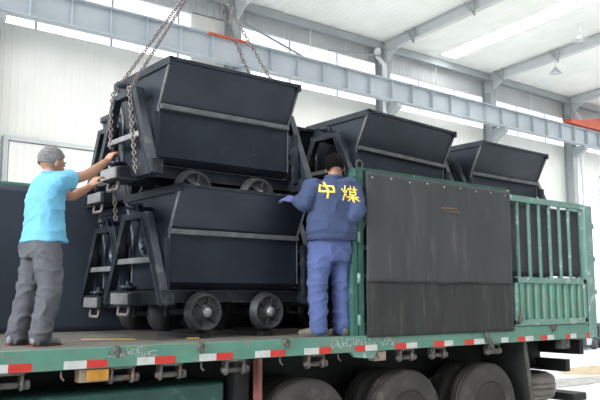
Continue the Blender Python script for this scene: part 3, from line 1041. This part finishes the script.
def cr_pts(pts, rs, n=6):
    P = [Vector(p) for p in pts]
    out, ro = [], []
    for i in range(len(P) - 1):
        p0, p1, p2, p3 = P[max(i - 1, 0)], P[i], P[i + 1], P[min(i + 2, len(P) - 1)]
        for k in range(n):
            t = k / n
            out.append(.5 * ((2 * p1) + (p2 - p0) * t + (2 * p0 - 5 * p1 + 4 * p2 - p3) * t * t + (3 * p1 - p0 - 3 * p2 + p3) * t ** 3))
            ro.append(rs[i] + (rs[i + 1] - rs[i]) * t)
    out.append(P[-1])
    ro.append(rs[-1])
    return out, ro


def limb(mb, pts, rs, n=14, round_ends=True):
    p, r_ = cr_pts(pts, rs)
    if round_ends:
        d0 = (p[0] - p[1]).normalized()
        d1 = (p[-1] - p[-2]).normalized()
        for k in (.55, .85):
            c = math.sqrt(1 - k * k)
            p = [p[0] + d0 * r_[0] * k if k == .55 else p[0] + d0 * rs[0] * .3] + p
            r_ = [rs[0] * c if k == .55 else rs[0] * .5] + r_
            p = p + [p[-1] + d1 * rs[-1] * .3]
            r_ = r_ + [rs[-1] * (c if k == .55 else .5)]
    return mb.tube(p, r_, n)


def loft(mb, secs, side, fwd, n=28, pw=2.3):
    """secs: (centre, half width, half depth)"""
    side, fwd = Vector(side).normalized(), Vector(fwd).normalized()
    # densify
    P, A, B = [], [], []
    for i in range(len(secs) - 1):
        for k in range(4):
            t = k / 4
            t2 = t * t * (3 - 2 * t)
            P.append(Vector(secs[i][0]).lerp(Vector(secs[i + 1][0]), t))
            A.append(secs[i][1] + (secs[i + 1][1] - secs[i][1]) * t2)
            B.append(secs[i][2] + (secs[i + 1][2] - secs[i][2]) * t2)
    P.append(Vector(secs[-1][0])); A.append(secs[-1][1]); B.append(secs[-1][2])
    vs, fs = [], []
    for c, a, b in zip(P, A, B):
        for k in range(n):
            t = 2 * math.pi * k / n
            cx, sy = math.cos(t), math.sin(t)
            e = 2 / pw
            vs.append(c + side * a * math.copysign(abs(cx) ** e, cx) + fwd * b * math.copysign(abs(sy) ** e, sy))
    for i in range(len(P) - 1):
        for k in range(n):
            l = (k + 1) % n
            fs.append((i * n + k, i * n + l, (i + 1) * n + l, (i + 1) * n + k))
    fs.append(tuple(reversed(range(n))))
    fs.append(tuple((len(P) - 1) * n + k for k in range(n)))
    return mb.add(vs, fs, 0, True)


def ell(mb, c, rx, ry, rz, mx, n=20, m_=14):
    """ellipsoid in the frame mx (3x3)"""
    c = Vector(c)
    vs, fs = [], []
    for j in range(1, m_):
        ph = math.pi * j / m_
        for k in range(n):
            t = 2 * math.pi * k / n
            vs.append(c + mx @ Vector((rx * math.sin(ph) * math.cos(t), ry * math.sin(ph) * math.sin(t), rz * math.cos(ph))))
    for j in range(m_ - 2):
        for k in range(n):
            l = (k + 1) % n
            fs.append((j * n + k, j * n + l, (j + 1) * n + l, (j + 1) * n + k))
    vs.append(c + mx @ Vector((0, 0, rz)))
    vs.append(c - mx @ Vector((0, 0, rz)))
    t_, b_ = len(vs) - 2, len(vs) - 1
    for k in range(n):
        l = (k + 1) % n
        fs.append((k, t_, l))
        fs.append(((m_ - 2) * n + k, (m_ - 2) * n + l, b_))
    return mb.add(vs, fs, 0, True)


def head(mb, c, mx):
    """skull, jaw, nose, ears; +x is the face, +z the crown; c is the centre of the skull"""
    q = lambda x, y, z: Vector(c) + mx @ Vector((x, y, z))
    ell(mb, q(-.010, 0, .025), .096, .076, .095, mx)
    ell(mb, q(.022, 0, -.040), .066, .060, .076, mx)
    ell(mb, q(.060, 0, -.088), .030, .034, .026, mx)
    ell(mb, q(.058, 0, -.020), .034, .050, .030, mx)
    mb.tube([q(.085, 0, .012), q(.100, 0, -.012), q(.112, 0, -.030), q(.094, 0, -.040)], [.008, .011, .015, .010], 10)
    for s_ in (-1, 1):
        ell(mb, q(.082, s_ * .028, .022), .014, .024, .009, mx, 10, 8)
        ell(mb, q(-.008, s_ * .080, -.012), .020, .010, .033, mx, 12, 8)
        ell(mb, q(.104, s_ * .011, -.038), .010, .008, .007, mx, 10, 8)
    ell(mb, q(.086, 0, -.064), .012, .024, .009, mx, 12, 8)


def face_bits(c, mx, parent, hairm):
    q = lambda x, y, z: Vector(c) + mx @ Vector((x, y, z))
    for s_ in (-1, 1):
        e = MB()
        ell(e, q(.084, s_ * .030, .004), .010, .013, .007, mx, 12, 8)
        e.build('eye', M['eye'], parent)
        b_ = MB().tube([q(.094, s_ * .014, .026), q(.094, s_ * .032, .031), q(.082, s_ * .048, .025)], [.004, .005, .003], 8)
        b_.build('eyebrow', hairm, parent)
    l_ = MB()
    ell(l_, q(.096, 0, -.064), .006, .022, .005, mx, 12, 8)
    l_.build('lips', M['lips'], parent)


def hand(mb, wrist, palm_dir, palm_nrm, curl=.5, sc=1.0, thumb=1, spread=.12):
    """palm and five fingers; palm_nrm points out of the back of the hand; fingers curl away from it"""
    d = Vector(palm_dir).normalized()
    n_ = Vector(palm_nrm)
    n_ = (n_ - d * n_.dot(d)).normalized()
    s_ = d.cross(n_).normalized() * thumb
    w0 = Vector(wrist)
    # palm
    for k in range(4):
        o = (k - 1.5) * .020 * sc
        limb(mb, [w0 + s_ * o * .6, w0 + d * .045 * sc + s_ * o, w0 + d * .085 * sc + s_ * o * 1.05], [.016 * sc, .015 * sc, .012 * sc], 10)
    lens = [.060, .078, .084, .076]
    for k in range(4):
        o = (k - 1.5) * .0215 * sc
        L = lens[k] * sc if True else 0
        base = w0 + d * .088 * sc + s_ * o * 1.1
        dd = (d + s_ * (k - 1.5) * spread).normalized()
        pts, a, p = [base - dd * .02 * sc, base], 0, base
        for j, f in enumerate((.45, .32, .23)):
            a += curl * (.7 if j == 0 else 1.0)
            p = p + (dd * math.cos(a) - n_ * math.sin(a)) * L * f
            pts.append(p)
        limb(mb, pts, [.0100 * sc, .0100 * sc, .0095 * sc, .0086 * sc, .0072 * sc], 8)
    t0 = w0 + s_ * .020 * sc + d * .022 * sc
    t1 = t0 + (s_ * .8 + d * .55 - n_ * .25).normalized() * .036 * sc
    t2 = t1 + (s_ * .35 + d * .85 - n_ * .45).normalized() * .030 * sc
    t3 = t2 + (d * .9 - n_ * .5 + s_ * .05).normalized() * .024 * sc
    limb(mb, [t0, t1, t2, t3], [.0155 * sc, .0125 * sc, .0105 * sc, .0085 * sc], 8)


def hair_cap(name, c, mx, m, parent, front=.30, low=-.35, th=.012, side_low=-.1, seed=0):
    """short hair over the skull: kept where above the hairline, thick shell"""
    vs, fs = [], []
    n, m_ = 40, 26
    idx = {}
    b = MB()
    cc = Vector(c) + mx @ Vector((-.010, 0, .025))
    for j in range(m_ + 1):
        ph = math.pi * j / m_ * .80
        for k in range(n):
            t = 2 * math.pi * k / n
            v = Vector((math.sin(ph) * math.cos(t), math.sin(ph) * math.sin(t), math.cos(ph)))
            rr = 1 + .035 * noise.noise((v.x * 9 + seed, v.y * 9, v.z * 9))
            vs.append(cc + mx @ Vector((v.x * (.096 + th) * rr, v.y * (.076 + th) * rr, v.z * (.095 + th) * rr)))
            idx[(j, k)] = (len(vs) - 1, v)
    for j in range(m_):
        for k in range(n):
            l = (k + 1) % n
            v = idx[(j, k)][1]
            # hairline: higher over the face, low on the nape, cut out round the ear
            lim = low + (front - low) * max(0, min(1, (v.x + .25) / .75))
            if v.z < lim:
                continue
            fs.append((idx[(j, k)][0], idx[(j, l)][0], idx[(j + 1, l)][0], idx[(j + 1, k)][0]))
    b.add(vs, fs, 0, True)
    o = b.build(name, m, parent)
    bm = bmesh.new()
    bm.from_mesh(o.data)
    bmesh.ops.remove_doubles(bm, verts=bm.verts, dist=1e-5)
    bmesh.ops.delete(bm, geom=[v for v in bm.verts if not v.link_faces], context='VERTS')
    bmesh.ops.recalc_face_normals(bm, faces=bm.faces)
    bm.to_mesh(o.data)
    bm.free()
    so = o.modifiers.new('t', 'SOLIDIFY')
    so.thickness = .014
    so.offset = -1
    return o


def frame(fwd, up):
    f_ = Vector(fwd).normalized()
    u = Vector(up)
    u = (u - f_ * u.dot(f_)).normalized()
    s_ = u.cross(f_)
    return Matrix((f_, s_, u)).transposed()


V = Vector
# ---------------------------------------------------------------- man in the light blue shirt
p1 = empty('person', (2.0, 5.82, 1.35), label='grey-haired man in a light blue shirt and grey trousers steadying the hanging car', cat='person')
FW, SD = V((.95, .30, 0)), V((.30, -.95, 0))       # facing the cars, right side to the camera
hc, hm = V((2.125, 5.86, 2.785)), frame((.93, .22, -.16), (.18, .06, 1)) @ Matrix.Scale(1.07, 3)
Rs, Re, Rw = V((2.14, 5.70, 2.635)), V((2.39, 5.81, 2.71)), V((2.665, 6.03, 2.89))
Ls, Le, Lw = V((2.19, 6.00, 2.61)), V((2.38, 6.07, 2.56)), V((2.57, 6.14, 2.67))
Rh, Rk, Ra = V((2.065, 5.745, 2.12)), V((2.085, 5.70, 1.78)), V((2.035, 5.69, 1.43))
Lh, Lk, La = V((2.055, 5.925, 2.12)), V((2.01, 5.94, 1.76)), V((1.945, 5.95, 1.43))
b = MB()
loft(b, [((2.055, 5.835, 2.05), .14, .095), ((2.065, 5.835, 2.20), .14, .10), ((2.07, 5.84, 2.33), .13, .095), ((2.075, 5.845, 2.48), .14, .10),
         ((2.09, 5.85, 2.60), .145, .085), ((2.10, 5.85, 2.68), .08, .06)], SD, FW)
limb(b, [(2.10, 5.85, 2.62), (2.115, 5.855, 2.73)], [.062, .060])
head(b, hc, hm)
limb(b, [Rs + V((-.02, .05, -.01)), Rs, (Rs + Re) / 2 + V((0, 0, -.008)), Re, (Re * .6 + Rw * .4) + V((0, -.006, -.006)), Rw], [.05, .056, .049, .042, .043, .029])
limb(b, [Ls + V((-.02, -.05, -.01)), Ls, (Ls + Le) / 2, Le, Le * .6 + Lw * .4, Lw], [.05, .054, .047, .040, .041, .028])
for H_, K_, A_ in ((Rh, Rk, Ra), (Lh, Lk, La)):
    limb(b, [H_, (H_ + K_) / 2, K_, K_ * .65 + A_ * .35 - FW * .012, A_], [.088, .078, .058, .058, .040])
    limb(b, [A_ + V((0, 0, -.02)) - FW * .02, A_ + FW * .09 + V((0, 0, -.045))], [.038, .034])
hand(b, Rw, (.50, .20, .70), (-.60, -.2, .60), curl=.55, thumb=-1)
hand(b, Lw, (.45, .1, .65), (-.6, -.25, .6), curl=.5, thumb=1)
fuse(b, 'body', M['skin'], .0068, p1, smooth=1)
face_bits(hc, hm, p1, M['hair_g'])
hair_cap('hair', hc, hm, M['hair_g'], p1, front=.42, low=-.42, th=.011, seed=3)
# shirt
b = MB()
loft(b, [((2.075, 5.835, 2.145), .190, .165), ((2.075, 5.835, 2.20), .180, .150), ((2.075, 5.84, 2.32), .165, .128), ((2.075, 5.845, 2.46), .165, .125),
         ((2.095, 5.85, 2.58), .165, .118), ((2.11, 5.85, 2.665), .135, .090), ((2.115, 5.85, 2.70), .075, .068)], SD, FW)
limb(b, [Rs + V((-.05, .08, -.03)), Rs + V((0, 0, -.015)), Rs * .60 + Re * .40 + V((0, 0, -.016))], [.080, .080, .078], 18)
limb(b, [Ls + V((-.05, -.08, -.02)), Ls, Ls * .62 + Le * .38], [.078, .076, .072], 18)
sh = fuse(b, 'shirt', M['tshirt'], .010, p1, smooth=2, wrinkle=.010, wscale=10, seed=2)
MB().tube([V((2.118, 5.85, 2.700)) + SD.normalized() * .066 * math.cos(t) + FW.normalized() * .066 * math.sin(t) + V((0, 0, .006 * math.sin(t) * -1)) for t in [2 * math.pi * k / 20 for k in range(20)]],
          .012, 8, closed=True).build('collar', M['tshirt'], sh)
# trousers
b = MB()
loft(b, [((2.05, 5.835, 2.02), .165, .125), ((2.05, 5.835, 2.12), .170, .135), ((2.055, 5.835, 2.20), .160, .125)], SD, FW)
limb(b, [Rh + V((0, .01, 0)), (Rh + Rk) / 2 + V((.005, 0, 0)), Rk + V((.01, 0, 0)), Rk * .5 + Ra * .5, Ra + V((-.005, 0, 0)), Ra + V((-.015, 0, -.035))], [.110, .106, .092, .088, .084, .080], 20)
limb(b, [Lh, (Lh + Lk) / 2, Lk, Lk * .5 + La * .5, La, La + V((-.01, 0, -.035))], [.108, .102, .088, .084, .082, .078], 20)
fuse(b, 'trousers', M['trouser'], .010, p1, smooth=2, wrinkle=.012, wscale=11, seed=9)
for A_, m_ in ((Ra, 'sneaker'), (La, 'sneaker')):
    b = MB()
    g0 = V((A_.x, A_.y, 1.352))
    f_ = FW.normalized()
    limb(b, [g0 - f_ * .055 + V((0, 0, .042)), g0 + f_ * .03 + V((0, 0, .050)), g0 + f_ * .11 + V((0, 0, .036)), g0 + f_ * .165 + V((0, 0, .028))], [.036, .042, .036, .024], 14)
    so = fuse(b, 'shoe', M[m_], .007, p1, smooth=2)
    b = MB()
    s2 = SD.normalized()
    outl = [(-.09, .03), (-.05, .042), (.06, .044), (.13, .046), (.18, .03), (.195, 0), (.18, -.03), (.13, -.044), (.06, -.04), (-.05, -.04), (-.09, -.03)]
    vs = [g0 + f_ * u + s2 * v + V((0, 0, z)) for z in (0, .012) for u, v in outl]
    n = len(outl)
    b.add(vs, [tuple(reversed(range(n))), tuple(range(n, 2 * n))] + [(i, (i + 1) % n, n + (i + 1) % n, n + i) for i in range(n)])
    b.build('sole', M['sole_red'], so)

# ---------------------------------------------------------------- man in the blue work suit, back to the camera
p2 = empty('person', (4.72, 5.45, 1.35), label='black-haired man in a blue work suit with yellow characters, seen from behind', cat='person')
FW, SD = V((.26, 1, 0)), V((1, -.26, 0))
hc, hm = V((4.775, 5.43, 2.975)), frame((.62, .66, -.36), (.12, .30, 1)) @ Matrix.Scale(1.06, 3)
Rs, Re, Rw = V((4.90, 5.35, 2.80)), V((4.885, 5.25, 2.55)), V((4.80, 5.36, 2.40))
Ls, Le, Lw = V((4.525, 5.48, 2.78)), V((4.43, 5.48, 2.60)), V((4.41, 5.60, 2.65))
Rs0 = Rs
Rh, Rk, Ra = V((4.83, 5.46, 2.20)), V((4.865, 5.455, 1.80)), V((4.865, 5.45, 1.43))
Lh, Lk, La = V((4.63, 5.48, 2.20)), V((4.575, 5.465, 1.80)), V((4.565, 5.44, 1.43))
b = MB()
loft(b, [((4.73, 5.43, 2.12), .165, .10), ((4.73, 5.43, 2.26), .16, .10), ((4.735, 5.43, 2.42), .15, .10), ((4.74, 5.42, 2.60), .18, .11),
         ((4.74, 5.42, 2.76), .18, .095), ((4.745, 5.425, 2.84), .08, .06)], SD, FW)
limb(b, [(4.75, 5.42, 2.80), (4.765, 5.425, 2.92)], [.064, .062])
head(b, hc, hm)
limb(b, [Rs + V((-.05, 0, -.01)), Rs, (Rs + Re) / 2, Re, Re * .6 + Rw * .4, Rw], [.05, .056, .050, .043, .044, .030])
limb(b, [Ls + V((.05, 0, -.01)), Ls, (Ls + Le) / 2, Le, Le * .6 + Lw * .4, Lw], [.05, .056, .050, .043, .044, .030])
for H_, K_, A_ in ((Rh, Rk, Ra), (Lh, Lk, La)):
    limb(b, [H_, (H_ + K_) / 2, K_, K_ * .65 + A_ * .35 - FW * .012, A_], [.092, .080, .060, .060, .040])
    limb(b, [A_ + V((0, 0, -.02)) - FW * .02, A_ + FW * .09 + V((0, 0, -.045))], [.038, .034])
hand(b, Rw, (-.75, .5, -.1), (.3, .1, .9), curl=.5, thumb=-1)
hand(b, Lw, (-.45, .55, .15), (-.2, -.5, .6), curl=.45, thumb=1)
fuse(b, 'body', M['skin2'], .0068, p2, smooth=1)
b = MB()
hand(b, Lw, (-.45, .55, .15), (-.2, -.5, .6), curl=.45, thumb=1, sc=1.14)
fuse(b, 'glove', M['glove'], .0065, p2, smooth=1)
face_bits(hc, hm, p2, M['hair_b'])
hair_cap('hair', hc, hm, M['hair_b'], p2, front=.35, low=-.60, th=.017, seed=8)
# jacket
b = MB()
loft(b, [((4.72, 5.425, 2.29), .235, .150), ((4.72, 5.425, 2.34), .258, .168), ((4.725, 5.425, 2.46), .250, .158), ((4.735, 5.415, 2.60), .245, .150),
         ((4.74, 5.415, 2.72), .235, .140), ((4.745, 5.42, 2.79), .185, .115), ((4.75, 5.425, 2.88), .085, .080)], SD, FW)
limb(b, [Rs + V((-.09, 0, -.03)), Rs + V((.0, 0, -.012)), (Rs + Re) / 2 + V((.015, 0, 0)), Re + V((.01, 0, 0)), Re * .5 + Rw * .5, Rw * .9 + Re * .1], [.10, .098, .094, .084, .074, .056], 18)
limb(b, [Ls + V((.09, 0, -.03)), Ls + V((0, 0, -.015)), (Ls + Le) / 2, Le, Le * .5 + Lw * .5, Lw * .9 + Le * .1], [.10, .096, .090, .078, .066, .050], 18)
jk = fuse(b, 'jacket', M['overall_j'], .011, p2, smooth=2, wrinkle=.010, wscale=9, seed=21)
MB().tube([V((4.752, 5.425, 2.88)) + SD.normalized() * .074 * math.cos(t) + FW.normalized() * .070 * math.sin(t) for t in [2 * math.pi * k / 20 for k in range(20)]],
          .022, 8, closed=True).build('collar', M['overall_j'], jk)
hemp = [V((4.72, 5.425, 2.285)) + SD.normalized() * .236 * math.copysign(abs(math.cos(t)) ** .87, math.cos(t)) + FW.normalized() * .150 * math.copysign(abs(math.sin(t)) ** .87, math.sin(t)) for t in [2 * math.pi * k / 40 for k in range(40)]]
hb = MB()
vs = []
for z, o_ in ((-.03, 1.0), (-.03, 1.03), (.035, 1.04), (.035, 1.0)):
    for p in hemp:
        vs.append(V((4.72, 5.425, 2.29)) + (p - V((4.72, 5.425, 2.285))) * o_ + V((0, 0, z)))
fs = []
for r_ in range(4):
    for k in range(40):
        l = (k + 1) % 40
        a, c = r_ * 40, ((r_ + 1) % 4) * 40
        fs.append((a + k, a + l, c + l, c + k))
hb.add(vs, fs, 0, True)
hb.build('waistband', M['overall_j'], jk)
# yellow characters printed on the back
dg = bpy.context.evaluated_depsgraph_get()
bvh = BVHTree.FromObject(jk, dg)


def stroke(mb, a, b, wd, cx, cz, s_, tilt):
    """a stroke of a printed character, laid onto the cloth of the jacket"""
    a, b = V((a[0], a[1])), V((b[0], b[1]))
    d = (b - a)
    n_ = max(2, int(d.length * 8))
    e = V((-d.y, d.x)).normalized() * wd / 2
    a = a - d.normalized() * wd / 2
    b = b + d.normalized() * wd / 2
    row = []
    for k in range(n_ + 1):
        p = a + (b - a) * k / n_
        for sg in (-1, 1):
            q = (p + e * sg) * s_
            x = cx + q.x * math.cos(tilt) - q.y * math.sin(tilt)
            z = cz + q.x * math.sin(tilt) + q.y * math.cos(tilt)
            h = bvh.ray_cast(V((x, 4.5, z)), V((0, 1, 0)))
            yy = (h[0].y if h[0] else 5.31) - .004
            row.append((x, yy, z))
    mb.add(row, [(2 * k, 2 * k + 1, 2 * k + 3, 2 * k + 2) for k in range(n_)], 0, True)


zhong = [((-.40, .28), (.40, .28)), ((-.40, .28), (-.40, -.14)), ((.40, .28), (.40, -.14)), ((-.40, -.14), (.40, -.14)), ((0, .52), (0, -.55))]
mei = [((-.32, .50), (-.32, .0)), ((-.32, .0), (-.50, -.50)), ((-.32, .0), (-.14, -.28)), ((-.50, .28), (-.44, .08)), ((-.12, .28), (-.20, .10)),
       ((-.06, .34), (.54, .34)), ((.08, .52), (.08, -.06)), ((.40, .52), (.40, -.06)), ((.08, .14), (.40, .14)), ((.08, -.06), (.40, -.06)),
       ((-.08, -.22), (.56, -.22)), ((.24, -.06), (.24, -.56)), ((.20, -.24), (-.06, -.50)), ((.28, -.24), (.54, -.50))]
for chars, cx, cz, wd in ((zhong, 4.590, 2.735, .13), (mei, 4.80, 2.705, .085)):
    b = MB()
    for a, c in chars:
        stroke(b, a, c, wd, cx, cz, .14, R(-4))
    o = b.build('printed_character', M['yellow'], jk)
    so = o.modifiers.new('t', 'SOLIDIFY')
    so.thickness = .003
    so.offset = 0
# trousers
b = MB()
loft(b, [((4.73, 5.44, 2.06), .19, .125), ((4.73, 5.435, 2.18), .205, .135), ((4.725, 5.43, 2.30), .20, .125)], SD, FW)
limb(b, [Rh, (Rh + Rk) / 2, Rk, Rk * .5 + Ra * .5, Ra, Ra + V((0, 0, -.035))], [.122, .110, .092, .089, .087, .082], 20)
limb(b, [Lh, (Lh + Lk) / 2, Lk, Lk * .5 + La * .5, La, La + V((0, 0, -.03))], [.124, .113, .094, .090, .088, .082], 20)
fuse(b, 'trousers', M['overall_t'], .010, p2, smooth=2, wrinkle=.012, wscale=11, seed=40)
for A_, f_ in ((Ra, V((.1, 1, 0)).normalized()), (La, V((-.80, .6, 0)).normalized())):
    b = MB()
    g0 = V((A_.x, A_.y, 1.352))
    s2 = V((f_.y, -f_.x, 0))
    limb(b, [g0 - f_ * .060 + V((0, 0, .045)), g0 + f_ * .03 + V((0, 0, .052)), g0 + f_ * .11 + V((0, 0, .038)), g0 + f_ * .175 + V((0, 0, .032))], [.040, .044, .038, .028], 14)
    so = fuse(b, 'shoe', M['shoe'], .007, p2, smooth=2)
    b = MB()
    vs = [g0 + f_ * u + s2 * v + V((0, 0, z)) for z in (0, .02) for u, v in outl]
    n = len(outl)
    b.add(vs, [tuple(reversed(range(n))), tuple(range(n, 2 * n))] + [(i, (i + 1) % n, n + (i + 1) % n, n + i) for i in range(n)])
    b.build('sole', M['sole'], so)
for p_ in (p1, p2):
    for ch_ in [o for o in bpy.data.objects if o.parent == p_]:
        ch_.location = -p_.location
